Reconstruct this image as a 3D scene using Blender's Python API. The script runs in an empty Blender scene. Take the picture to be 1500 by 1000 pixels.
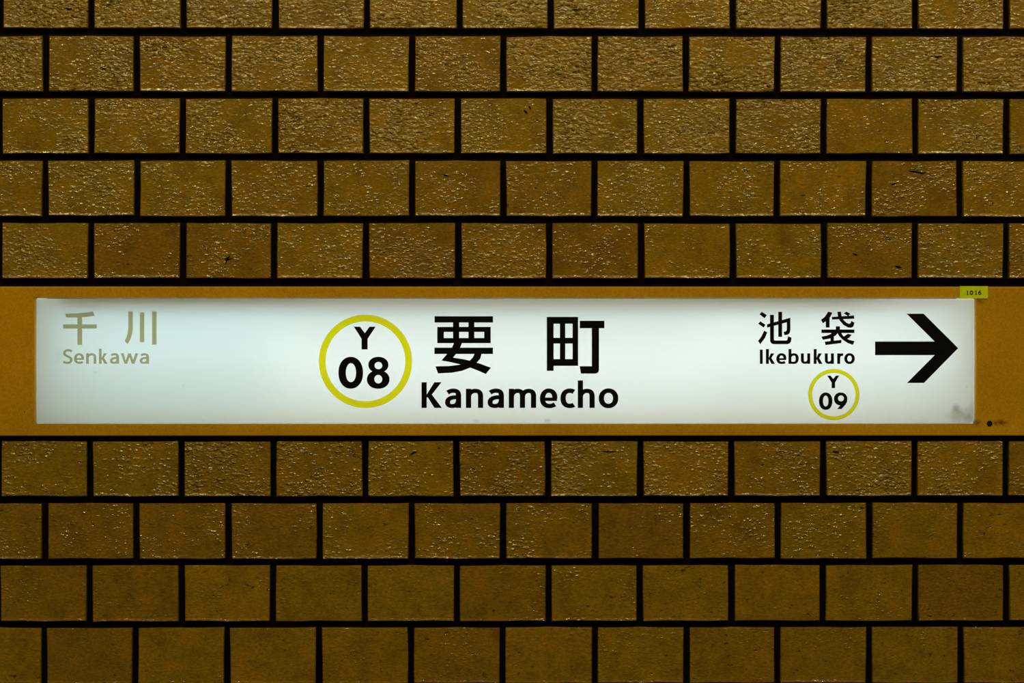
import bpy, math, random
from mathutils import Vector
from mathutils.geometry import delaunay_2d_cdt

C = bpy.context.scene.collection
R = random.Random(7)

# ------------------------------------------------------------------ camera, light, exposure
D = 4.0                      # distance from the wall backing (plane y = 0)
ZC = 1.6                     # height of the camera
sc = bpy.context.scene
cd = bpy.data.cameras.new('camera'); cam = bpy.data.objects.new('camera', cd); C.objects.link(cam)
YAW = math.radians(0.46)
cam.location = (-D * math.sin(YAW), -D * math.cos(YAW), ZC)
cam.rotation_euler = (math.pi / 2, 0, -YAW)
cd.sensor_width = 36; cd.lens = 36 * D / 1.5
cd.clip_start = 0.05; cd.clip_end = 50
sc.camera = cam

w = bpy.data.worlds.new('station_air'); sc.world = w; w.use_nodes = True
bg = w.node_tree.nodes['Background']
bg.inputs['Color'].default_value = (1.0, 0.80, 0.18, 1); bg.inputs['Strength'].default_value = 0.045

def tube_lamp(name, loc, sx, sy, power, col, aim):
    d = bpy.data.lights.new(name, 'AREA'); d.shape = 'RECTANGLE'; d.size = sx; d.size_y = sy
    d.energy = power; d.color = col
    o = bpy.data.objects.new(name, d); C.objects.link(o); o.location = loc
    o.rotation_euler = (Vector(aim) - Vector(loc)).to_track_quat('-Z', 'Y').to_euler()
    return o
# the row of ceiling tubes above the platform edge
tube_lamp('ceiling_tube_row', (0.25, -2.3, 3.7), 5.0, 0.08, 55, (1.0, 0.85, 0.34), (0.1, 0, 1.75))
# a second row farther back over the platform
tube_lamp('platform_tube_row', (0.0, -3.4, 3.3), 5.0, 0.12, 8, (1.0, 0.86, 0.40), (0, 0, 1.4))

sc.view_settings.view_transform = 'Standard'; sc.view_settings.look = 'None'
sc.view_settings.exposure = 0.0; sc.view_settings.gamma = 1.0
sc.view_settings.use_curve_mapping = False
sc.cycles.max_bounces = 10; sc.cycles.transparent_max_bounces = 8

# ------------------------------------------------------------------ measuring
def P(px, py, d=0.0):
    """point of the photograph (1500x1000) that lies d metres in front of the wall backing"""
    k = (D - d) / D
    return ((px - 750) / 1000 * k - 0.008 * d, ZC + (500 - py) / 1000 * k)

# ------------------------------------------------------------------ material helpers
def lin(r, g, b):
    f = lambda c: (c / 255 / 12.92) if c / 255 <= 0.04045 else ((c / 255 + 0.055) / 1.055) ** 2.4
    return (f(r), f(g), f(b), 1)

class Mat:
    def __init__(s, name):
        s.m = bpy.data.materials.new(name); s.m.use_nodes = True
        s.nt = s.m.node_tree; s.nt.nodes.clear()
        s.out = s.n('ShaderNodeOutputMaterial')
    def n(s, t, **kw):
        o = s.nt.nodes.new(t)
        for k, v in kw.items(): setattr(o, k, v)
        return o
    def l(s, a, b): s.nt.links.new(a, b)
    def val(s, sock, v): sock.default_value = v
    def math(s, op, a, b=None, clamp=False):
        o = s.n('ShaderNodeMath', operation=op, use_clamp=clamp)
        for i, x in enumerate((a, b)):
            if x is None: continue
            if isinstance(x, (int, float)): o.inputs[i].default_value = x
            else: s.l(x, o.inputs[i])
        return o.outputs[0]
    def noise(s, vec, scale, detail=2, rough=0.5, dist=0.0):
        o = s.n('ShaderNodeTexNoise'); s.l(vec, o.inputs['Vector'])
        o.inputs['Scale'].default_value = scale; o.inputs['Detail'].default_value = detail
        o.inputs['Roughness'].default_value = rough; o.inputs['Distortion'].default_value = dist
        return o.outputs['Fac']
    def ramp(s, fac, stops, interp='LINEAR'):
        o = s.n('ShaderNodeValToRGB'); s.l(fac, o.inputs['Fac']); o.color_ramp.interpolation = interp
        e = o.color_ramp.elements
        while len(e) < len(stops): e.new(0.5)
        for k, (p, c) in enumerate(stops):
            e[k].position = p; e[k].color = c if len(c) == 4 else (*c, 1)
        return o.outputs['Color']
    def mix(s, fac, a, b, blend='MIX'):
        o = s.n('ShaderNodeMix', data_type='RGBA', blend_type=blend)
        for sock, x in ((o.inputs[0], fac), (o.inputs[6], a), (o.inputs[7], b)):
            if isinstance(x, (int, float, tuple)): sock.default_value = x
            else: s.l(x, sock)
        return o.outputs[2]
    def pos(s, scale=(1, 1, 1), rot=(0, 0, 0)):
        g = s.n('ShaderNodeNewGeometry'); m = s.n('ShaderNodeMapping')
        m.inputs['Scale'].default_value = scale; m.inputs['Rotation'].default_value = rot
        s.l(g.outputs['Position'], m.inputs['Vector']); return m.outputs[0]
def g(v): return (v, v, v, 1)

# ------------------------------------------------------------------ materials
def tile_material():
    M = Mat('glazed_ochre_tile')
    info = M.n('ShaderNodeObjectInfo'); rnd = info.outputs['Random']
    attr = M.n('ShaderNodeAttribute', attribute_type='OBJECT', attribute_name='gloss_relief')
    relief = attr.outputs['Fac']
    off = M.n('ShaderNodeVectorMath', operation='ADD')
    M.l(M.pos((1, 1, 1)), off.inputs[0])
    cmb = M.n('ShaderNodeCombineXYZ'); M.l(M.math('MULTIPLY', rnd, 3.0), cmb.inputs[1])
    M.l(cmb.outputs[0], off.inputs[1])
    # flattened, slightly slanted pebbling of the glaze
    mp = M.n('ShaderNodeMapping'); mp.inputs['Scale'].default_value = (1, 1, 1.75)
    mp.inputs['Rotation'].default_value = (0, math.radians(17), 0)
    M.l(off.outputs[0], mp.inputs['Vector'])
    v = mp.outputs[0]
    n1 = M.noise(v, 120, 2, 0.5, 0.1)
    n2 = M.noise(v, 400, 1, 0.5, 0.2)
    zone = M.noise(off.outputs[0], 16, 2, 0.5)
    zone = M.ramp(zone, [(0.36, g(0.22)), (0.62, g(1))])
    vo = M.n('ShaderNodeTexVoronoi', feature='SMOOTH_F1'); vo.inputs['Scale'].default_value = 128
    vo.inputs['Smoothness'].default_value = 0.45; vo.inputs['Randomness'].default_value = 1.0
    wob = M.n('ShaderNodeTexNoise'); wob.inputs['Scale'].default_value = 120; wob.inputs['Detail'].default_value = 2; M.l(v, wob.inputs['Vector'])
    sc_ = M.n('ShaderNodeVectorMath', operation='SCALE'); M.l(wob.outputs['Color'], sc_.inputs[0]); sc_.inputs['Scale'].default_value = 0.006
    ad = M.n('ShaderNodeVectorMath', operation='ADD'); M.l(v, ad.inputs[0]); M.l(sc_.outputs[0], ad.inputs[1])
    M.l(ad.outputs[0], vo.inputs['Vector'])
    dome = M.ramp(vo.outputs['Distance'], [(0.0, g(1)), (0.55, g(0))], 'EASE')
    many = M.ramp(M.noise(v, 62, 3, 0.6), [(0.38, g(0.05)), (0.60, g(1))])
    h = M.math('ADD', M.math('MULTIPLY', M.math('MULTIPLY', dome, many), 1.0), M.math('MULTIPLY', n1, 1.05))
    h = M.math('ADD', h, M.math('MULTIPLY', n2, 0.09))
    pits = M.ramp(M.noise(v, 75, 3, 0.7), [(0.29, g(0)), (0.37, g(1))])
    h = M.math('ADD', h, M.math('MULTIPLY', pits, 0.5))
    bump = M.n('ShaderNodeBump'); bump.inputs['Distance'].default_value = 0.0022
    M.l(h, bump.inputs['Height'])
    st = M.math('MULTIPLY', M.math('MULTIPLY', zone, relief), 0.9)
    M.l(st, bump.inputs['Strength'])
    # colour: every tile its own firing, cloudy inside
    base = M.ramp(rnd, [(0, lin(154, 112, 0)), (0.35, lin(166, 124, 0)), (0.7, lin(158, 120, 2)), (1, lin(150, 106, 0))])
    cloud = M.ramp(M.noise(off.outputs[0], 30, 5, 0.65), [(0.3, (0.66, 0.60, 0.6)), (0.5, (0.86, 0.93, 0.9)), (0.7, (1.14, 1.06, 1.0))])
    fine = M.ramp(M.noise(v, 230, 5, 0.8), [(0.28, g(0.48)), (0.5, g(0.9)), (0.72, g(1.35))])
    c = M.mix(1.0, base, cloud, 'MULTIPLY'); c = M.mix(1.0, c, fine, 'MULTIPLY')
    c = M.mix(1.0, c, M.ramp(pits, [(0, g(0.25)), (1, g(1))]), 'MULTIPLY')
    b = M.n('ShaderNodeBsdfPrincipled')
    M.l(c, b.inputs['Base Color']); b.inputs['Roughness'].default_value = 0.6
    b.inputs['Specular IOR Level'].default_value = 0.2
    b.inputs['Coat Weight'].default_value = 1.0; b.inputs['Coat Roughness'].default_value = 0.10
    b.inputs['Coat IOR'].default_value = 1.75
    M.l(bump.outputs[0], b.inputs['Coat Normal'])
    M.l(bump.outputs[0], b.inputs['Normal']); M.l(b.outputs[0], M.out.inputs[0])
    return M.m

def simple(name, col, rough=0.6, spec=0.3, bump=None, var=None):
    M = Mat(name); b = M.n('ShaderNodeBsdfPrincipled')
    b.inputs['Roughness'].default_value = rough; b.inputs['Specular IOR Level'].default_value = spec
    if var:
        f = M.ramp(M.noise(M.pos(), var[0], 5, 0.65), [(0.3, g(var[1])), (0.7, g(var[2]))])
        M.l(M.mix(1.0, col, f, 'MULTIPLY'), b.inputs['Base Color'])
    else: b.inputs['Base Color'].default_value = col
    if bump:
        bp = M.n('ShaderNodeBump'); bp.inputs['Distance'].default_value = bump[1]
        bp.inputs['Strength'].default_value = bump[2]
        M.l(M.noise(M.pos(), bump[0], 3, 0.6), bp.inputs['Height']); M.l(bp.outputs[0], b.inputs['Normal'])
    M.l(b.outputs[0], M.out.inputs[0]); return M.m

def fascia_material():
    M = Mat('ochre_painted_steel'); b = M.n('ShaderNodeBsdfPrincipled')
    p = M.pos()
    c = M.mix(1.0, lin(206, 150, 0), M.ramp(M.noise(p, 9, 5, 0.6), [(0.3, g(0.84)), (0.7, g(1.06))]), 'MULTIPLY')
    c = M.mix(1.0, c, M.ramp(M.noise(p, 420, 3, 0.7), [(0.3, g(0.80)), (0.7, g(1.14))]), 'MULTIPLY')
    # dirt trailing to the right of the screw hole and at the lower corner of the panel
    for (px, py, sx, sz, amt) in ((1466, 619, 14, 6, 0.75), (1432, 619, 7, 6, 0.6), (1436, 441, 9, 6, 0.5), (60, 452, 12, 40, 0.12)):
        x, z = P(px, py, 0.02)
        mp = M.n('ShaderNodeMapping'); mp.vector_type = 'POINT'
        mp.inputs['Location'].default_value = (-x / sx * 1000, 0, -z / sz * 1000)
        mp.inputs['Scale'].default_value = (1000 / sx, 0, 1000 / sz)
        M.l(p, mp.inputs['Vector'])
        ln = M.n('ShaderNodeVectorMath', operation='LENGTH'); M.l(mp.outputs[0], ln.inputs[0])
        d = M.math('ADD', ln.outputs['Value'], M.math('MULTIPLY', M.math('SUBTRACT', M.noise(p, 160, 4, 0.7), 0.5), 1.6))
        f = M.ramp(d, [(0.15, g(1 - amt)), (1.0, g(1))])
        c = M.mix(1.0, c, f, 'MULTIPLY')
    M.l(c, b.inputs['Base Color'])
    b.inputs['Roughness'].default_value = 0.55; b.inputs['Specular IOR Level'].default_value = 0.25
    bp = M.n('ShaderNodeBump'); bp.inputs['Distance'].default_value = 0.0006; bp.inputs['Strength'].default_value = 0.4
    M.l(M.noise(p, 520, 2, 0.6), bp.inputs['Height']); M.l(bp.outputs[0], b.inputs['Normal'])
    M.l(b.outputs[0], M.out.inputs[0]); return M.m

def acrylic_material():
    M = Mat('milk_white_acrylic'); p = M.pos()
    c = (0.945, 0.985, 0.955, 1)
    # grime: a smudge in the lower right corner, specks along the lower edge
    def spot(px, py, sx, sz, amt, cc, wob=1.4, nsc=150):
        x, z = P(px, py, 0.03)
        mp = M.n('ShaderNodeMapping')
        mp.inputs['Location'].default_value = (-x / sx * 1000, 0, -z / sz * 1000)
        mp.inputs['Scale'].default_value = (1000 / sx, 0, 1000 / sz)
        M.l(p, mp.inputs['Vector'])
        ln = M.n('ShaderNodeVectorMath', operation='LENGTH'); M.l(mp.outputs[0], ln.inputs[0])
        d = M.math('ADD', ln.outputs['Value'], M.math('MULTIPLY', M.math('SUBTRACT', M.noise(p, nsc, 4, 0.7), 0.5), wob))
        f = M.ramp(d, [(0.1, g(amt)), (1.0, g(0))])
        return M.mix(f, cc, (0.50, 0.52, 0.42, 1))
    for a in ((1402, 600, 8, 10, 0.9), (1411, 608, 27, 15, 0.6), (1423, 612, 10, 9, 0.5), (1425, 598, 5, 16, 0.35),
              (802, 616, 7, 4, 0.55), (268, 565, 2.4, 4, 0.35), (86, 520, 9, 16, 0.16), (140, 545, 5, 3, 0.2),
              (1418, 566, 2, 2, 0.35), (698, 617, 7, 3, 0.3)):
        c = spot(*a[:5], c)
    specks = M.ramp(M.noise(p, 210, 3, 0.75), [(0.66, g(0)), (0.74, g(0.30))])
    zr = M.n('ShaderNodeSeparateXYZ'); M.l(p, zr.inputs[0])
    low = M.math('SUBTRACT', 1.0, M.math('DIVIDE', M.math('SUBTRACT', zr.outputs[2], ZC - 0.119), 0.045), True)
    c = M.mix(M.math('MULTIPLY', specks, low), c, (0.45, 0.50, 0.45, 1))
    t = M.n('ShaderNodeBsdfTranslucent'); d = M.n('ShaderNodeBsdfDiffuse'); gl = M.n('ShaderNodeBsdfGlossy')
    M.l(c, t.inputs['Color']); M.l(c, d.inputs['Color'])
    gl.inputs['Roughness'].default_value = 0.25
    m1 = M.n('ShaderNodeMixShader'); m1.inputs[0].default_value = 0.14
    M.l(t.outputs[0], m1.inputs[1]); M.l(d.outputs[0], m1.inputs[2])
    m2 = M.n('ShaderNodeMixShader'); m2.inputs[0].default_value = 0.03
    M.l(m1.outputs[0], m2.inputs[1]); M.l(gl.outputs[0], m2.inputs[2])
    M.l(m2.outputs[0], M.out.inputs[0]); return M.m

def film(name, col, solid, k):
    """see-through coloured vinyl: k of it filters the light of the panel, the rest is pigment"""
    M = Mat(name); t = M.n('ShaderNodeBsdfTransparent'); t.inputs['Color'].default_value = col
    d = M.n('ShaderNodeBsdfDiffuse'); d.inputs['Color'].default_value = solid
    m = M.n('ShaderNodeMixShader'); m.inputs[0].default_value = 1 - k
    M.l(t.outputs[0], m.inputs[1]); M.l(d.outputs[0], m.inputs[2]); M.l(m.outputs[0], M.out.inputs[0])
    return M.m

def glow(name, col, s):
    M = Mat(name); e = M.n('ShaderNodeEmission'); e.inputs['Color'].default_value = col
    e.inputs['Strength'].default_value = s; M.l(e.outputs[0], M.out.inputs[0]); return M.m

TILE = tile_material()
GROUT = simple('dark_recessed_grout', lin(17, 10, 4), 0.95, 0.1, (300, 0.001, 0.5), (90, 0.6, 1.3))
FASCIA = fascia_material()
ACRYL = acrylic_material()
BLACK = simple('black_vinyl', (0.0015, 0.0015, 0.002, 1), 0.6, 0.12)
YELLOW = film('yellow_translucent_vinyl', (0.86, 0.79, 0.010, 1), (0.75, 0.65, 0.01, 1), 0.8)
KHAKI = film('khaki_translucent_vinyl', (0.54, 0.50, 0.27, 1), (0.45, 0.40, 0.18, 1), 0.8)
WHITEBOX = simple('white_reflector_paint', (0.80, 0.88, 0.90, 1), 0.8, 0.1)
SHADESTRIP = simple('dark_shade_strip', (0.10, 0.12, 0.09, 1), 0.7, 0.2)  # dark strip added inside the box to hold back light
DARKMETAL = simple('dark_steel', (0.012, 0.009, 0.006, 1), 0.7, 0.2)
STICKER = simple('yellow_green_paper', lin(222, 238, 4), 0.6, 0.3, None, (150, 0.88, 1.08))
INK = simple('printed_ink', lin(38, 36, 8), 0.7, 0.1)
SOOT = simple('dark_soot', (0.004, 0.003, 0.002, 1), 0.9, 0.05)
TUBE_OLD = glow('aged_fluorescent_phosphor', (0.80, 0.965, 1.05, 1), 2.65)
TUBE = glow('fluorescent_phosphor', (0.935, 0.975, 1.02, 1), 3.0)
CAPS = simple('tube_cap_steel', (0.5, 0.5, 0.5, 1), 0.4, 0.5)

# ------------------------------------------------------------------ mesh helpers
def link(name, verts, faces, mat, parent=None, smooth=False):
    me = bpy.data.meshes.new(name); me.from_pydata(verts, [], faces); me.materials.append(mat)
    me.update()
    if smooth:
        for p in me.polygons: p.use_smooth = True
    o = bpy.data.objects.new(name, me); C.objects.link(o)
    if parent: o.parent = parent
    return o
def box(x0, x1, y0, y1, z0, z1, V, F):
    b = len(V)
    V += [(x0, y0, z0), (x1, y0, z0), (x1, y0, z1), (x0, y0, z1), (x0, y1, z0), (x1, y1, z0), (x1, y1, z1), (x0, y1, z1)]
    F += [tuple(b + i for i in f) for f in ((0, 1, 2, 3), (5, 4, 7, 6), (4, 0, 3, 7), (1, 5, 6, 2), (3, 2, 6, 7), (4, 5, 1, 0))]
def bevel_strip(x0, x1, z0, z1, yb, yf, c, V, F):
    """bar along x whose long front edges are rounded by c"""
    prof = [(yb, z0), (yf + c, z0), (yf + c * 0.3, z0 + c * 0.3), (yf, z0 + c), (yf, z1 - c), (yf + c * 0.3, z1 - c * 0.3), (yf + c, z1), (yb, z1)]
    b = len(V); n = len(prof)
    for x in (x0, x1): V += [(x, y, z) for y, z in prof]
    F += [(b + i, b + (i + 1) % n, b + n + (i + 1) % n, b + n + i) for i in range(n)]
    F += [tuple(b + i for i in range(n)), tuple(b + n + i for i in reversed(range(n)))]

# ------------------------------------------------------------------ the wall
TF = 0.011            # tile face stands this far in front of the grout
XL, XR, ZB, ZT = -2.6, 2.6, 0.25, 3.0
ox0, oz1 = P(45, 428, 0.02); ox1, oz0 = P(1438, 629, 0.02)      # hole for the light box
V, F = [], []
box(XL, XR, 0, 0.25, oz1, ZT, V, F); box(XL, XR, 0, 0.25, ZB, oz0, V, F)
box(XL, ox0, 0, 0.25, oz0, oz1, V, F); box(ox1, XR, 0, 0.25, oz0, oz1, V, F)
wall = link('wall_back', V, F, GROUT); wall['kind'] = 'structure'
wall['label'] = 'station wall of rough ochre glazed tiles with black recessed joints'

W0, H0 = 0.125, 0.081
def tile_mesh(seed, w=W0, h=H0):
    r = random.Random(seed); j = lambda a: r.uniform(-a, a)
    ring = []
    n_x, n_z = 4, 2
    pts = [(-w / 2 + w * i / n_x, -h / 2) for i in range(n_x)] + [(w / 2, -h / 2 + h * i / n_z) for i in range(n_z)] \
        + [(w / 2 - w * i / n_x, h / 2) for i in range(n_x)] + [(-w / 2, h / 2 - h * i / n_z) for i in range(n_z)]
    pts = [(x + j(0.0006), z + j(0.0006)) for x, z in pts]; n = len(pts)
    ins = 0.0010; V = [(x, 0.0, z) for x, z in pts]
    V += [(x, -TF + 0.0013 + j(0.0002), z) for x, z in pts]
    V += [(x * (1 - 2 * ins / w), -TF + j(0.0003), z * (1 - 2 * ins / h)) for x, z in pts]
    F = []
    for k in (0, 1):
        F += [(k * n + i, k * n + (i + 1) % n, (k + 1) * n + (i + 1) % n, (k + 1) * n + i) for i in range(n)]
    # lip shaped along most lower edges so the lamp draws a bright line
    lip = 0.0007 * r.choice((0, 0.6, 1, 1.2))
    lo = [2 * n + i for i in range(n_x + 1)]
    b = len(V); V += [(V[k][0] * 0.995, V[k][1], V[k][2] + 0.0032 + j(0.0003)) for k in lo]
    for k in lo: V[k] = (V[k][0], V[k][1] - lip, V[k][2])
    F += [(lo[i], lo[i + 1], b + i + 1, b + i) for i in range(n_x)]
    F.append(tuple([b + i for i in range(n_x + 1)] + [2 * n + i for i in range(n_x + 1, n)]))
    F += [(lo[-1], 2 * n + n_x + 1, b + n_x), (2 * n + n - 1, lo[0], b)]
    me = bpy.data.meshes.new('tile'); me.from_pydata(V, [], F); me.materials.append(TILE); me.update()
    return me
variants = [tile_mesh(100 + i) for i in range(10)]

# rows: (top, bottom, first joint, last joint) in the photograph; ten tiles between the two joints
ROWS = {0: (-38, 41.8, 135.0, 1475.5), 1: (53.3, 134.0, 67.0, 1407.8), 2: (144.5, 224.8, 134.5, 1475.5),
        3: (235.5, 316.5, 67.0, 1407.5), 4: (327.0, 407.3, 134.0, 1475.8), 5: (645.8, 726.3, 132.3, 1474.5),
        6: (737.0, 818.0, 66.2, 1408.0), 7: (828.0, 909.3, 131.8, 1475.3), 8: (919.0, 1000.5, 64.8, 1408.7)}
extra_V, extra_F = [], []
# how strongly each row of the photograph is pebbled
rowrelief = {0: 1.9, 1: 1.7, 2: 1.2, 3: 0.95, 4: 0.9, 5: 1.3, 6: 0.72, 7: 0.5, 8: 0.45}
special = {(2, 9): 0.35, (1, 5): 1.3, (0, 6): 1.35, (0, 7): 1.25, (3, 5): 0.6, (4, 6): 0.6, (1, 4): 0.75, (0, 10): 1.4, (3, 9): 0.55}
def add_tile(px0, px1, py0, py1, row, col, seen):
    global extra_V, extra_F
    x0, z1 = P(px0, py0, TF); x1, z0 = P(px1, py1, TF)
    cx, cz = (x0 + x1) / 2, (z0 + z1) / 2
    sx, sz = (x1 - x0) / W0, (z1 - z0) / H0
    me = variants[R.randrange(len(variants))]
    ry = R.uniform(-0.0035, 0.0035); rx = R.uniform(-0.012, 0.012); rz = R.uniform(-0.008, 0.008)
    if seen:
        o = bpy.data.objects.new('tile', me); C.objects.link(o); o.parent = wall
        o.location = (cx, 0, cz); o.scale = (sx, 1, sz); o.rotation_euler = (rx, ry, rz)
        o['gloss_relief'] = float(special.get((row, col), rowrelief.get(row, 0.6) * R.uniform(0.75, 1.2)))
    else:
        b = len(extra_V)
        extra_V += [(cx + v.co.x * sx, v.co.y, cz + v.co.z * sz) for v in me.vertices]
        extra_F += [tuple(b + i for i in p.vertices) for p in me.polygons]
GAP = 9.2
rows = dict(ROWS)
for k in range(1, 11): rows[-k] = (-38 - 91.0 * k, 41.8 - 91.0 * k, 135.0 if k % 2 == 0 else 67.0, 1475.5 if k % 2 == 0 else 1407.8)
for k in range(1, 5): rows[8 + k] = (919 + 91.0 * k, 1000.5 + 91.0 * k, 65 if k % 2 == 0 else 132, 1408.5 if k % 2 == 0 else 1475)
for row, (t, b, a, z) in sorted(rows.items()):
    p = (z - a) / 10
    js = [a + p * k for k in range(-14, 25)]
    js = [q + (R.uniform(-0.7, 0.7) if 0 < q < 1500 else 0) for q in js]
    if row == 0: js = [q + (2.0 if 600 < q < 1000 else 0) for q in js]
    for k in range(len(js) - 1):
        if js[k] < -1700 or js[k + 1] > 3200: continue
        seen = js[k + 1] > -5 and js[k] < 1505 and 0 <= row <= 8
        add_tile(js[k] + GAP / 2, js[k + 1] - GAP / 2, t + R.uniform(-.4, .4), b + R.uniform(-.4, .4), row, k - 14 + 1, seen)
ex = link('tile_field', extra_V, extra_F, TILE, wall); ex['kind'] = 'stuff'; ex['gloss_relief'] = 0.7

# chips and soot marks on the glaze
def mark(pts, d=TF + 0.0012, th=0.0008):
    """thin dark crust following pts = [(px, py, width)]"""
    V, F = [], []
    for i, (x, y, ww) in enumerate(pts):
        x2, y2, _ = pts[min(i + 1, len(pts) - 1)]; x1, y1, _ = pts[max(i - 1, 0)]
        dx, dy = x2 - x1, y2 - y1; L = math.hypot(dx, dy) or 1
        nx, ny = -dy / L * ww / 2, dx / L * ww / 2
        for s in (1, -1):
            X, Z = P(x + nx * s, y + ny * s, d); V += [(X, -d, Z), (X, -d + th, Z)]
    for i in range(len(pts) - 1):
        a, b = 4 * i, 4 * i + 4
        F += [(a, b, b + 2, a + 2), (a + 1, a + 3, b + 3, b + 1), (a, a + 1, b + 1, b), (a + 2, b + 2, b + 3, a + 3)]
    F += [(0, 2, 3, 1), (len(V) - 4, len(V) - 3, len(V) - 1, len(V) - 2)]
    return link('soot_mark', V, F, SOOT, wall)
for m in ([(1332, 249.5, .6), (1338, 250.5, 2), (1345, 251.5, 1.6), (1351, 253, 2.2), (1357, 252, .6)],
          [(1306, 269.5, .5), (1310, 269, 1.8), (1314, 268.5, .5)],
          [(330, 387, .6), (332, 382, 2.2), (334, 378, 3.2), (337, 374, .8)], [(329, 379, .5), (334, 380, 2), (341, 378, .5)],
          [(427, 225, .6), (432, 221.5, 1.8), (438, 221, .5)], [(767, 161, .6), (770, 163.5, 3), (773, 166, .8)], [(774, 155, .5), (776, 157, 2.2), (778, 160, .5)],
          [(1312, 389, .6), (1317, 391, 3.4), (1321, 391.5, 1)], [(1250, 371, .5), (1254, 372.5, 2.2), (1257, 373, .5)],
          [(601, 666, .6), (605, 663, 2.4), (611, 661.5, .6)], [(883, 660.5, .5), (890, 661.5, 1.6), (902, 661, .8)],
          [(1220, 661, .5), (1226, 661.5, 2), (1230, 662, .5)], [(649, 256, .6), (653, 256.5, 2.2), (657, 258, .5)],
          [(96, 12, .6), (101, 14, 2.6), (106, 13, .6)], [(148, 99, .5), (152, 101, 2.2), (156, 102, .5)],
          [(1370, 82, .6), (1374, 83, 2.8), (1380, 81, .6)]):
    mark(m)

# ------------------------------------------------------------------ ochre fascia left and right of the sign
FY = 0.020           # its face in front of the wall
CH = 0.0016
_, fz1 = P(0, 419.6, FY); _, fz0 = P(0, 638.2, FY)
fx0, fx1 = P(-52, 0, FY)[0], P(1552, 0, FY)[0]
for n, (a, b) in enumerate(((XL, fx0 - 0.0015), (fx1 + 0.0015, XR))):
    V, F = [], []; bevel_strip(a, b, fz0, fz1, -0.0005, -FY, CH, V, F)
    t = link('trim_%d' % (n + 1), V, F, FASCIA); t['kind'] = 'structure'

# ------------------------------------------------------------------ the sign
sign = bpy.data.objects.new('station_sign', None); C.objects.link(sign)
sign.location = (0, 0, (fz0 + fz1) / 2)
sign['label'] = 'long backlit white station name sign in an ochre frame on the tiled wall'
sign['category'] = 'sign'
SO = Vector(sign.location)
def slink(name, V, F, mat, parent=None, smooth=False):
    """link under the sign; vertices are given in world space"""
    V = [(x - SO.x, y - SO.y, z - SO.z) for x, y, z in V]
    return link(name, V, F, mat, parent or sign, smooth)

hx0, hz1 = P(51.6, 436.0, FY); hx1, hz0 = P(1430.8, 620.8, FY)     # opening in the frame
def frame_part():
    V, F = [], []
    c = CH; yf = -FY; yb = -0.0005
    # outer profile rings: outer back, outer front chamfer, front flat, inner front, inner back
    def ring(x0, x1, z0, z1, y): 
        b = len(V); V.extend([(x0, y, z0), (x1, y, z0), (x1, y, z1), (x0, y, z1)]); return b
    rs = [ring(fx0, fx1, fz0, fz1, yb), ring(fx0, fx1, fz0, fz1, yf + c), ring(fx0 + .3 * c, fx1 - .3 * c, fz0 + .3 * c, fz1 - .3 * c, yf + .3 * c),
          ring(fx0 + c, fx1 - c, fz0 + c, fz1 - c, yf), ring(hx0 - .0008, hx1 + .0008, hz0 - .0008, hz1 + .0008, yf),
          ring(hx0, hx1, hz0, hz1, yf + .0008), ring(hx0, hx1, hz0, hz1, 0.004)]
    for a, b in zip(rs, rs[1:]):
        for i in range(4):
            j = (i + 1) % 4; F.append((a + i, a + j, b + j, b + i))
    return slink('frame', V, F, FASCIA)
frame_part()

# light box behind the panel: open white tray with an added light-blocking strip along the top, tubes inside
YB = 0.085
V, F = [], []
t = 0.002
bx0, bx1, bz0, bz1 = hx0 - 0.003, hx1 + 0.003, hz0 - 0.003, hz1 + 0.003
box(bx0, bx1, YB, YB + t, bz0, bz1, V, F)
box(bx0, bx1, 0.0045, YB, bz1, bz1 + t, V, F); box(bx0, bx1, 0.0045, YB, bz0 - t, bz0, V, F)
box(bx0 - t, bx0, 0.0045, YB, bz0 - t, bz1 + t, V, F); box(bx1, bx1 + t, 0.0045, YB, bz0 - t, bz1 + t, V, F)
slink('light_box', V, F, WHITEBOX)
V, F = [], []
lz = P(0, 454, 0)[1]
# unseen strip put in to darken the panel's top band; slanted ends taper it
lp = [P(70, 0)[0], P(110, 0)[0], P(1240, 0)[0], P(1400, 0)[0]]
for y in (-0.010, -0.0085):
    V += [(lp[0], y, hz1 - 0.0005), (lp[1], y, lz), (lp[2], y, lz), (lp[3], y, hz1 - 0.006), (lp[3], y, hz1 - 0.0005)]
F += [(0, 1, 2, 3, 4), (9, 8, 7, 6, 5)] + [(i, (i + 1) % 5, 5 + (i + 1) % 5, 5 + i) for i in range(5)]
slink('panel_shade_strip', V, F, SHADESTRIP)
def tube(px0, px1, py, y, r=0.0125, m=None):
    x0, z = P(px0, py); x1, _ = P(px1, py)
    def cyl(a, b, rr, name, mat, par):
        V, F = [], []; n = 16
        for x in (a, b):
            V += [(x, y + rr * math.cos(2 * math.pi * i / n), z + rr * math.sin(2 * math.pi * i / n)) for i in range(n)]
        F += [(i, (i + 1) % n, n + (i + 1) % n, n + i) for i in range(n)] + [tuple(reversed(range(n))), tuple(range(n, 2 * n))]
        return slink(name, V, F, mat, par, False)
    o = cyl(x0, x1, r, 'fluorescent_tube', m or TUBE, None)
    for a, b in ((x0 - 0.012, x0), (x1, x1 + 0.012)): cyl(a, b, r * 1.05, 'tube_cap', CAPS, o)
tube(80, 440, 505, 0.050, m=TUBE_OLD); tube(408, 1052, 524, 0.050); tube(1012, 1408, 512, 0.050)

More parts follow.
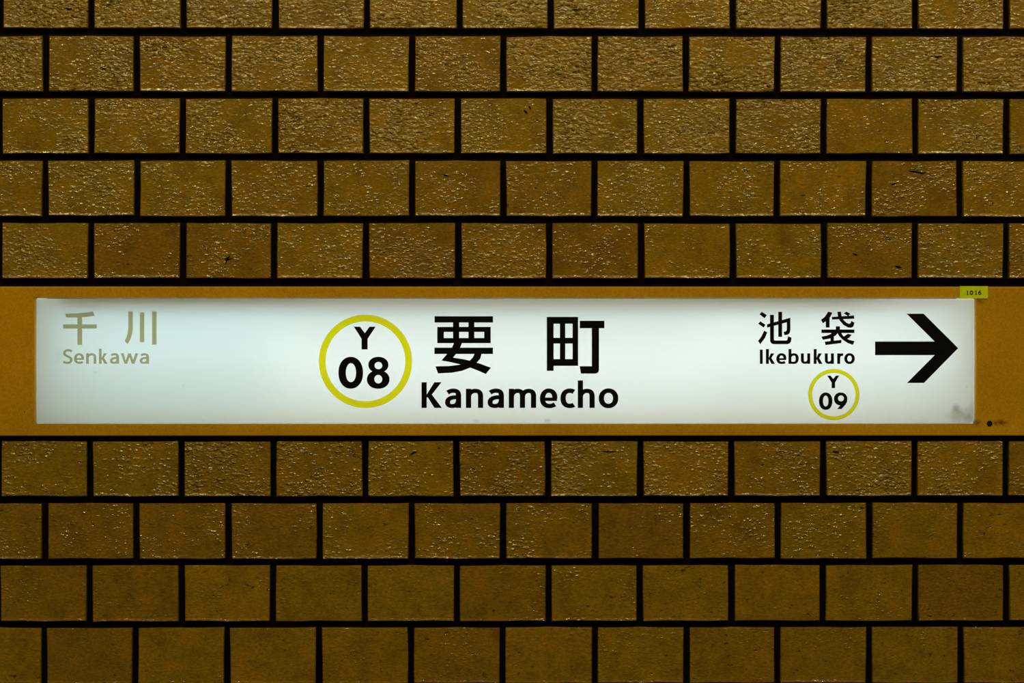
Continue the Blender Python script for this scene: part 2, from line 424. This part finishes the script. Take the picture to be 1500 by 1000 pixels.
# white acrylic panel, slightly proud of the frame, softly rounded rim, worn lower right corner
PF = 0.0235
def rounded(x0, x1, z0, z1, rads, n=5):
    pts = []
    for (cx, cz, a0, r) in ((x1 - rads[1], z0 + rads[1], -90, rads[1]), (x1 - rads[2], z1 - rads[2], 0, rads[2]),
                            (x0 + rads[3], z1 - rads[3], 90, rads[3]), (x0 + rads[0], z0 + rads[0], 180, rads[0])):
        for i in range(n + 1):
            a = math.radians(a0 + 90 * i / n); pts.append((cx + r * math.cos(a), cz + r * math.sin(a)))
    return pts
px0, pz1 = P(54.2, 437.6, PF); px1, pz0 = P(1428.4, 619.4, PF)
V, F = [], []
prof = [(0, -0.010), (0, -PF + 0.0016), (0.0004, -PF + 0.0005), (0.0014, -PF)]
for ins, y in prof:
    V += [(x, y, z) for x, z in rounded(px0 + ins, px1 - ins, pz0 + ins, pz1 - ins, [max(r - ins, 0.0003) for r in (0.0015, 0.0058, 0.0018, 0.0012)])]
n = 24
for k in range(len(prof) - 1): F += [(k * n + i, k * n + (i + 1) % n, (k + 1) * n + (i + 1) % n, (k + 1) * n + i) for i in range(n)]
F.append(tuple((len(prof) - 1) * n + i for i in range(n)))
panel = slink('face_panel', V, F, ACRYL)
panel['label'] = 'milky white lit panel carrying the station names'

# screw hole with its dark plug, right end of the frame
def disc(px, py, r, y0, y1, mat, name, par=None):
    x, z = P(px, py, FY); V, F = [], []; n = 20; r /= 1000
    for k, (rr, y) in enumerate(((r, y0), (r, y1 + .0003), (r * .8, y1))):
        V += [(x + rr * math.cos(2 * math.pi * i / n), y, z + rr * math.sin(2 * math.pi * i / n)) for i in range(n)]
    for k in (0, 1): F += [(k * n + i, k * n + (i + 1) % n, (k + 1) * n + (i + 1) % n, (k + 1) * n + i) for i in range(n)]
    F.append(tuple(2 * n + i for i in range(n)))
    return slink(name, V, F, mat, par)
disc(1450.5, 620.3, 4.2, -FY + 0.0005, -FY - 0.0008, DARKMETAL, 'screw')
disc(37, 603, 0.9, -FY + 0.0005, -FY - 0.0002, DARKMETAL, 'pin_mark')

# ------------------------------------------------------------------ lettering: strokes in photograph units, merged by a 2-D triangulation
def bez(pts, n=9):
    """[p0, c1, c2, p1, c1, c2, p2 ...] -> polyline"""
    out = [pts[0]]
    for k in range(0, len(pts) - 3, 3):
        p0, p1, p2, p3 = pts[k:k + 4]
        for i in range(1, n + 1):
            t = i / n; u = 1 - t
            out.append(tuple(u**3 * p0[j] + 3 * u*u * t * p1[j] + 3 * u * t*t * p2[j] + t**3 * p3[j] for j in (0, 1)))
    return out
def pen(path, a, b, closed=False, w=None):
    """quads of a stroke with elliptic pen: half width a across upright strokes, b across level ones"""
    n = len(path); Ls, Rs = [], []
    for i, (x, y) in enumerate(path):
        if closed: q0, q1 = path[i - 1], path[(i + 1) % n]
        else: q0, q1 = path[max(i - 1, 0)], path[min(i + 1, n - 1)]
        dx, dy = q1[0] - q0[0], q1[1] - q0[1]; L = math.hypot(dx, dy) or 1e-9
        nx, ny = -dy / L, dx / L
        h = math.hypot(nx * a, ny * b)
        if w: h *= w[0] + (w[1] - w[0]) * i / (n - 1)
        Ls.append((x + nx * h, y + ny * h)); Rs.append((x - nx * h, y - ny * h))
    m = n if closed else n - 1
    return [[Ls[i], Ls[(i + 1) % n], Rs[(i + 1) % n], Rs[i]] for i in range(m)]
def ell(x0, x1, y0, y1, n=40, e=2.0, a0=0):
    cx, cy, rx, ry = (x0 + x1) / 2, (y0 + y1) / 2, (x1 - x0) / 2, (y1 - y0) / 2
    out = []
    for i in range(n):
        t = 2 * math.pi * i / n + a0; c, s = math.cos(t), math.sin(t)
        out.append((cx + rx * math.copysign(abs(c) ** (2 / e), c), cy + ry * math.copysign(abs(s) ** (2 / e), s)))
    return out
def annulus(o, i):
    A, B = ell(*o[:4], e=o[4] if len(o) > 4 else 2.0), ell(*i[:4], e=i[4] if len(i) > 4 else 2.0); n = len(A)
    return [[A[k], A[(k + 1) % n], B[(k + 1) % n], B[k]] for k in range(n)]
def rect(x0, y0, x1, y1): return [[(x0, y0), (x1, y0), (x1, y1), (x0, y1)]]

def emit(name, polys, mat, parent, d, th=0.0004, off=None, wl=None):
    """one flat piece of vinyl from overlapping polygons given in photograph pixels"""
    V, Fs = [], []
    for p in polys:
        ar = sum(p[i][0] * p[(i + 1) % len(p)][1] - p[(i + 1) % len(p)][0] * p[i][1] for i in range(len(p)))
        if abs(ar) < 1e-6: continue
        if ar < 0: p = p[::-1]
        b = len(V); V += [Vector(q) for q in p]; Fs.append(list(range(b, b + len(p))))
    vo, eo, fo, _, _, fsrc = delaunay_2d_cdt(V, [], Fs, 0, 1e-4)
    tris = [f for f, s in zip(fo, fsrc) if s]
    vs = [P(v.x, v.y, d) for v in vo]; n = len(vs)
    o_ = off or SO
    W = [(x - o_.x, -d - o_.y, z - o_.z) for x, z in vs] + [(x - o_.x, -d + th - o_.y, z - o_.z) for x, z in vs]
    F = []; cnt = {}
    for f in tris:
        f = tuple(f)
        for i in range(3): cnt[(f[i], f[(i + 1) % 3])] = 1
        F.append(f)
    back = []
    for (a, b) in cnt:
        if (b, a) not in cnt: back.append((a, b, b + n, a + n))
    if mat not in (YELLOW, KHAKI): F += back
    return link(name, W, F, mat, parent)

LD = PF + 0.0005
# --- latin letters; x0, x1 outer edges, B baseline (y down), X x-height, A ascender, a/b pen half widths
def G(ch, x0, x1, B, X, A, a, b):
    L, Rr, T, Bo = x0 + a, x1 - a, B - X + b, B - b
    H = Bo - T; m = (L + Rr) / 2; W = Rr - L
    st = lambda x, top, bot=B: rect(x - a, top, x + a, bot)
    os_ = 0.012 * X
    def arch(l, r, top=T):
        mm = l + (r - l) * 0.56
        return pen(bez([(l, top + .36 * H), (l + .05 * (r - l), top + .14 * H), (l + .28 * (r - l), top), (mm, top),
                        (r - .10 * (r - l), top), (r, top + .14 * H), (r, top + .38 * H), (r, top + .6 * H), (r, top + .8 * H), (r, B)]), a, b)
    if ch == 'n': return st(L, B - X) + arch(L, Rr)
    if ch == 'h': return st(L, B - A) + arch(L, Rr)
    if ch == 'm':
        return st(L, B - X) + arch(L, L + W / 2) + arch(L + W / 2, Rr)
    if ch == 'u':
        ps = [[(x0 + x1 - x, 2 * B - X - y) for x, y in p] for p in G('n', x0, x1, B, X, A, a, b)]
        return ps
    if ch == 'r':
        return st(L, B - X) + pen(bez([(L, T + .40 * H), (L + .15 * W, T + .12 * H), (L + .5 * W, T - .02 * H), (x1, T + .02 * H)]), a, b * 1.1)
    if ch == 'I' : return rect(x0, B - A * .955, x1, B)
    if ch == 'o': return pen(ell(L, Rr, T - os_, Bo + os_, 40, 2.1), a * 1.02, b * 1.05, True)
    if ch == 'c':
        return pen(bez([(x1, T + .07 * H), (x1 - .25 * W, T - .05 * H), (L, T - .12 * H), (L, (T + Bo) / 2),
                        (L, Bo + .12 * H), (x1 - .25 * W, Bo + .05 * H), (x1, Bo - .07 * H)], 14), a * 1.02, b * 1.05)
    if ch == 'e':
        mid = T + .52 * H
        q = bez([(Rr + a * .05, mid), (Rr + .03 * W, T + .12 * H), (Rr - .22 * W, T - os_), (m, T - os_),
                 (L + .2 * W, T - os_), (L, T + .22 * H), (L, (T + Bo) / 2 + .02 * H),
                 (L, Bo - .14 * H), (L + .22 * W, Bo + os_), (m + .08 * W, Bo + os_), (m + .25 * W, Bo + os_), (Rr - .1 * W, Bo - .03 * H), (x1 - .9 * a, Bo - .10 * H)], 12)
        return pen(q, a * 1.0, b * 1.02) + rect(L, mid - b * .80 + b * .3, x1 - .02 * W, mid + b * .80 + b * .3)
    if ch == 'b':
        return st(L, B - A) + pen(bez([(L, T + .30 * H), (L + .12 * W, T + .08 * H), (L + .3 * W, T - os_), (m + .08 * W, T - os_),
                (Rr - .14 * W, T - os_), (Rr, T + .2 * H), (Rr, (T + Bo) / 2), (Rr, Bo - .2 * H), (Rr - .16 * W, Bo + os_), (m + .02 * W, Bo + os_),
                (L + .3 * W, Bo + os_), (L + .1 * W, Bo), (L, Bo - .06 * H)], 10), a, b)
    if ch == 'k':
        y = B - .56 * X
        lx = x0 + 2 * a; w1 = 2.35 * a
        up = [(lx - .2 * a, y + .04 * X), (x1 - w1 - .12 * W, B - X), (x1 - .12 * W, B - X), (lx + 1.75 * a, y - .01 * X), (lx + .8 * a, y + .10 * X)]
        dn = [(lx - .3 * a, y + .02 * X), (lx + 1.3 * a, y - .10 * X), (x1, B), (x1 - w1 - .1 * a, B)]
        return st(L, B - A) + [up, dn]
    if ch == 'a':
        return (pen(bez([(x0 + .12 * W + a * .5, T + .12 * H), (x0 + .28 * W + a * .5, T + .02 * H), (m - .12 * W, T - os_), (m + .02 * W, T - os_),
                         (Rr - .08 * W, T - os_), (Rr, T + .14 * H), (Rr, T + .36 * H), (Rr, T + .6 * H), (Rr, T + .8 * H), (Rr, B)]), a, b)
                + pen(bez([(Rr, T + .43 * H), (m + .1 * W, T + .41 * H), (L, T + .44 * H), (L, Bo - .24 * H), (L, Bo - .05 * H), (L + .16 * W, Bo + os_),
                           (m - .06 * W, Bo + os_), (m + .16 * W, Bo + os_), (Rr, Bo - .06 * H), (Rr, T + .55 * H)], 9), a * .98, b * .95))
    if ch == 'w':
        t = B - X; s = 2.15 * a; q = (x1 - x0)
        c1 = x0 + .29 * q; c2 = x0 + .71 * q; mm = (x0 + x1) / 2
        return [[(x0, t), (x0 + s, t), (c1 + .1 * a, B - 1.3 * b), (c1 + a * .95, B), (c1 - a * 1.05, B)],
                [(c1 - a, B), (c1 + a, B), (mm + s * .45, t), (mm - s * .45, t)],
                [(mm - s * .45, t), (mm + s * .45, t), (c2 + a, B), (c2 - a, B)],
                [(c2 - a, B), (c2 + a, B), (x1, t), (x1 - s, t)]]
    if ch == 'S':
        t = B - A * .955 + b; h = Bo - t
        return pen(bez([(x1 - .6 * a, t + .09 * h), (x1 - .25 * W, t - .01 * h), (m + .1 * W, t - os_), (m, t - os_),
                        (L + .15 * W, t - os_), (L, t + .12 * h), (L, t + .24 * h),
                        (L, t + .42 * h), (m - .15 * W, t + .42 * h), (m, t + .49 * h),
                        (m + .2 * W, t + .57 * h), (Rr, t + .58 * h), (Rr, Bo - .24 * h),
                        (Rr, Bo - .06 * h), (m + .25 * W, Bo + os_), (m - .04 * W, Bo + os_), (m - .2 * W, Bo + os_), (x0 + .2 * W, Bo), (x0 + .3 * a, Bo - .09 * h)], 9), a * .98, b)
    if ch == 'K':
        t = B - A * .935; y = (t + B) / 2
        lx = x0 + 2 * a
        return rect(x0, t, x0 + 2 * a, B) + [[(lx - .2 * a, y + .1 * a), (x1 - 2.9 * a, t), (x1 - .15 * a, t), (lx + 2.0 * a, y - .2 * a), (lx + a, y + .9 * a), (lx, y + .9 * a)],
                                              [(lx - .2 * a, y - .1 * a), (lx + 1.3 * a, y - 1.1 * a), (x1, B), (x1 - 2.9 * a, B)]]
def word(text, xs, B, X, A, a, b, mat, name='letter'):
    for ch, (x0, x1) in zip(text, xs):
        emit(name, G(ch, x0, x1, B, X, A, a, b), mat, panel, LD)
f = lambda o, s: (lambda *q: [(o + v / s) for v in q])
def spans(o, s, *v): return [(o + v[i] / s, o + v[i + 1] / s) for i in range(0, len(v), 2)]
word('Kanamecho', spans(600, 4.6875, 82, 222, 243, 354, 387, 505, 535, 648, 681, 869, 895, 1014, 1036, 1128, 1155, 1271, 1299, 1433),
     597.2, 28.0, 40.2, 3.8, 3.1, BLACK)
word('Ikebukuro', spans(1090, 7.895, 185, 217, 255, 360, 376, 491, 516, 634, 660, 768, 808, 911, 937, 1042, 1081, 1150, 1163, 1284),
     532.8, 15.4, 21.8, 2.15, 1.7, BLACK)
word('Senkawa', spans(80, 8.8235, 118, 238, 258, 386, 414, 545, 580, 692, 722, 838, 862, 1085, 1105, 1224), 532.5, 15.2, 22.0, 1.9, 1.5, KHAKI)

# --- kanji and signs, traced as strokes (picture units of an enlargement with origin o and scale s)
def Z(polys, ox, oy, s): return [[(ox + x / s, oy + y / s) for x, y in p] for p in polys]
kana = 'kanji_character'
you = (rect(305, 192, 1018, 268) + rect(338, 322, 990, 383) + rect(338, 458, 990, 520) + rect(338, 322, 418, 520) + rect(910, 322, 990, 520)
       + rect(530, 230, 605, 520) + rect(718, 230, 790, 500) + rect(303, 575, 1018, 652)
       + [[(545, 510), (642, 515), (615, 578), (575, 640), (532, 697), (480, 735), (390, 732), (458, 650), (515, 580)],
          [(390, 732), (420, 700), (532, 697), (640, 713), (740, 735), (860, 770), (993, 820), (930, 897), (835, 855), (735, 816), (612, 778), (500, 752)],
          [(795, 640), (882, 640), (862, 710), (820, 757), (735, 820), (640, 858), (520, 880), (348, 890), (315, 803), (480, 800), (612, 783), (690, 755), (740, 728), (775, 690)]])
emit(kana, Z(you, 600, 440, 8.333), BLACK, panel, LD)
machi = (rect(175, 200, 258, 858) + rect(175, 200, 557, 283) + rect(490, 200, 557, 797) + rect(175, 715, 557, 797) + rect(335, 200, 400, 797) + rect(175, 455, 557, 525)
         + rect(578, 247, 878, 338) + [[(725, 300), (812, 300), (812, 850), (805, 872), (790, 885), (768, 892), (592, 892), (576, 802), (725, 802)]])
emit(kana, Z(machi, 780, 440, 8.333), BLACK, panel, LD)
sen = ([[(145, 127), (300, 122), (420, 112), (500, 97), (525, 152), (420, 168), (300, 175), (155, 175)]] + rect(118, 265, 550, 318) + rect(302, 150, 362, 527))
emit(kana, Z(sen, 80, 445, 8.8235), KHAKI, panel, LD)
kawa = ([[(958, 98), (1015, 98), (1015, 300), (1011, 355), (1003, 400), (985, 455), (950, 518), (912, 480), (935, 430), (950, 380), (957, 330), (958, 300)]]
        + rect(1107, 112, 1163, 495) + rect(1265, 98, 1322, 525))
emit(kana, Z(kawa, 80, 445, 8.8235), KHAKI, panel, LD)
ike = ([[(208, 130), (265, 168), (240, 205), (180, 160)], [(190, 240), (250, 280), (228, 312), (165, 268)],
        [(235, 348), (270, 368), (245, 430), (190, 505), (163, 468), (200, 420)],
        [(302, 165), (347, 165), (347, 445), (352, 460), (364, 462), (490, 462), (503, 455), (510, 412), (552, 430), (545, 475), (530, 495), (505, 505), (345, 505), (318, 495), (303, 470)],
        [(268, 275), (538, 198), (538, 240), (268, 314)],
        [(497, 212), (538, 198), (538, 345), (530, 375), (510, 394), (480, 399), (468, 397), (460, 360), (482, 358), (494, 347), (497, 330)]]
       + rect(398, 130, 442, 420))
emit(kana, Z(ike, 1090, 440, 7.895), BLACK, panel, LD)
fukuro = ([[(975, 128), (1025, 140), (1000, 190), (960, 232), (915, 263), (893, 222), (935, 190), (958, 158)], [(948, 225), (992, 180), (992, 312), (948, 312)],
           [(1018, 190), (1275, 172), (1278, 210), (1020, 220)],
           [(1083, 130), (1124, 128), (1131, 180), (1150, 220), (1190, 258), (1218, 270), (1236, 260), (1245, 235), (1282, 256), (1268, 300), (1240, 315), (1208, 312), (1155, 283), (1110, 232), (1090, 185)],
           [(1187, 128), (1234, 153), (1207, 180), (1158, 148)]]
          + rect(1065, 298, 1112, 345) + rect(898, 335, 1280, 375)
          + [[(1020, 372), (1090, 372), (1062, 405), (1000, 438), (915, 455), (897, 418), (955, 407), (1000, 390)],
             [(1003, 420), (1042, 395), (1042, 480), (1003, 490)], [(937, 475), (1130, 455), (1128, 492), (945, 515)],
             [(1075, 362), (1120, 362), (1146, 405), (1185, 438), (1222, 455), (1282, 470), (1262, 513), (1200, 490), (1145, 453), (1104, 412)],
             [(1205, 383), (1248, 396), (1222, 428), (1190, 448), (1155, 418)]])
emit(kana, Z(fukuro, 1090, 440, 7.895), BLACK, panel, LD)
emit('arrow', Z([[(275, 237), (375, 237), (577, 438), (577, 440), (377, 643), (277, 643), (440, 480), (90, 480), (90, 400), (440, 400)]], 1260, 400, 4.0), BLACK, panel, LD)

def disc_ring(cx, cy, ro, ri):
    return annulus2(cx, cy, ro, ri, 96)
def annulus2(cx, cy, ro, ri, n):
    q = lambda r, k: (cx + r * math.cos(2 * math.pi * k / n), cy + r * math.sin(2 * math.pi * k / n))
    return [[q(ro, k), q(ro, k + 1), q(ri, k + 1), q(ri, k)] for k in range(n)]
emit('ring', disc_ring(535.4, 529.1, 68.2, 58.4), YELLOW, panel, LD)
emit('ring', disc_ring(1221.9, 577.9, 37.5, 31.9), YELLOW, panel, LD)
emit('letter', Z([[(380, 213), (430, 213), (470, 265), (507, 213), (557, 213), (492, 312), (492, 398), (443, 398), (443, 312)]], 450, 440, 5.5556), BLACK, panel, LD)
emit('letter', Z([[(422, 200), (470, 200), (512, 250), (550, 200), (598, 200), (537, 302), (537, 382), (487, 382), (487, 302)]], 1170, 530, 10), BLACK, panel, LD)
emit('numeral', Z(annulus((255, 455, 458, 717, 2.15), (315, 398, 510, 664, 2.1)), 450, 440, 5.5556), BLACK, panel, LD)
emit('numeral', Z(annulus((660, 1150, 40, 432, 2.1), (812, 1000, 165, 342)) + annulus((625, 1178, 366, 820, 2.1), (806, 1000, 482, 690)), 500, 520, 16.667), BLACK, panel, LD)
emit('numeral', Z(annulus((302, 498, 447, 702, 2.15), (360, 440, 493, 652, 2.1)), 1170, 530, 10), BLACK, panel, LD)
emit('numeral', Z(annulus((522, 718, 447, 637, 2.1), (580, 668, 490, 577)) + [[(718, 535), (713, 585), (690, 625), (632, 690), (568, 690), (640, 605), (668, 545)]], 1170, 530, 10), BLACK, panel, LD)

# ------------------------------------------------------------------ the numbered sticker
SD = FY + 0.0012
sx0, sz1 = P(1406.8, 418.9, SD); sx1, sz0 = P(1448.2, 437.0, SD)
so = Vector(((sx0 + sx1) / 2, -FY, (sz0 + sz1) / 2))
V, F = [], []; nseg = 6
for k in range(nseg + 1):       # paper, its ends lifting a little
    u = k / nseg; x = sx0 + (sx1 - sx0) * u; lift = 0.0006 * (2 * u - 1) ** 2
    for y, z in ((-SD - lift, sz0), (-SD - lift, sz1), (-FY - 0.0001, sz1), (-FY - 0.0001, sz0)): V.append((x - so.x, y - so.y, z - so.z))
for k in range(nseg):
    a, b = 4 * k, 4 * k + 4
    F += [(a, b, b + 1, a + 1), (a + 1, b + 1, b + 2, a + 2), (a + 3, a, b, b + 3)[::-1], (a + 2, b + 2, b + 3, a + 3)]
F += [(0, 1, 2, 3), tuple(4 * nseg + i for i in (3, 2, 1, 0))]
stk = link('sticker', V, F, STICKER); stk.location = so
stk['label'] = 'small yellow-green sticker printed 1016 above the right end of the sign'
stk['category'] = 'sticker'
one = lambda x: rect(x + 18, 337, x + 34, 435) + rect(x + 4, 422, x + 48, 436) + [[(x + 2, 350), (x + 18, 337), (x + 24, 350), (x + 6, 362)]]
for ps in (one(614), annulus((692, 776, 335, 438), (712, 756, 356, 417)), one(820),
           annulus((902, 974, 372, 438), (920, 956, 389, 422)) + pen([(957, 342), (930, 350), (914, 372), (910, 405)], 9, 9)):
    emit('numeral', Z(ps, 1380, 405, 16.667), INK, stk, SD + 0.0009, 0.0002, off=so)
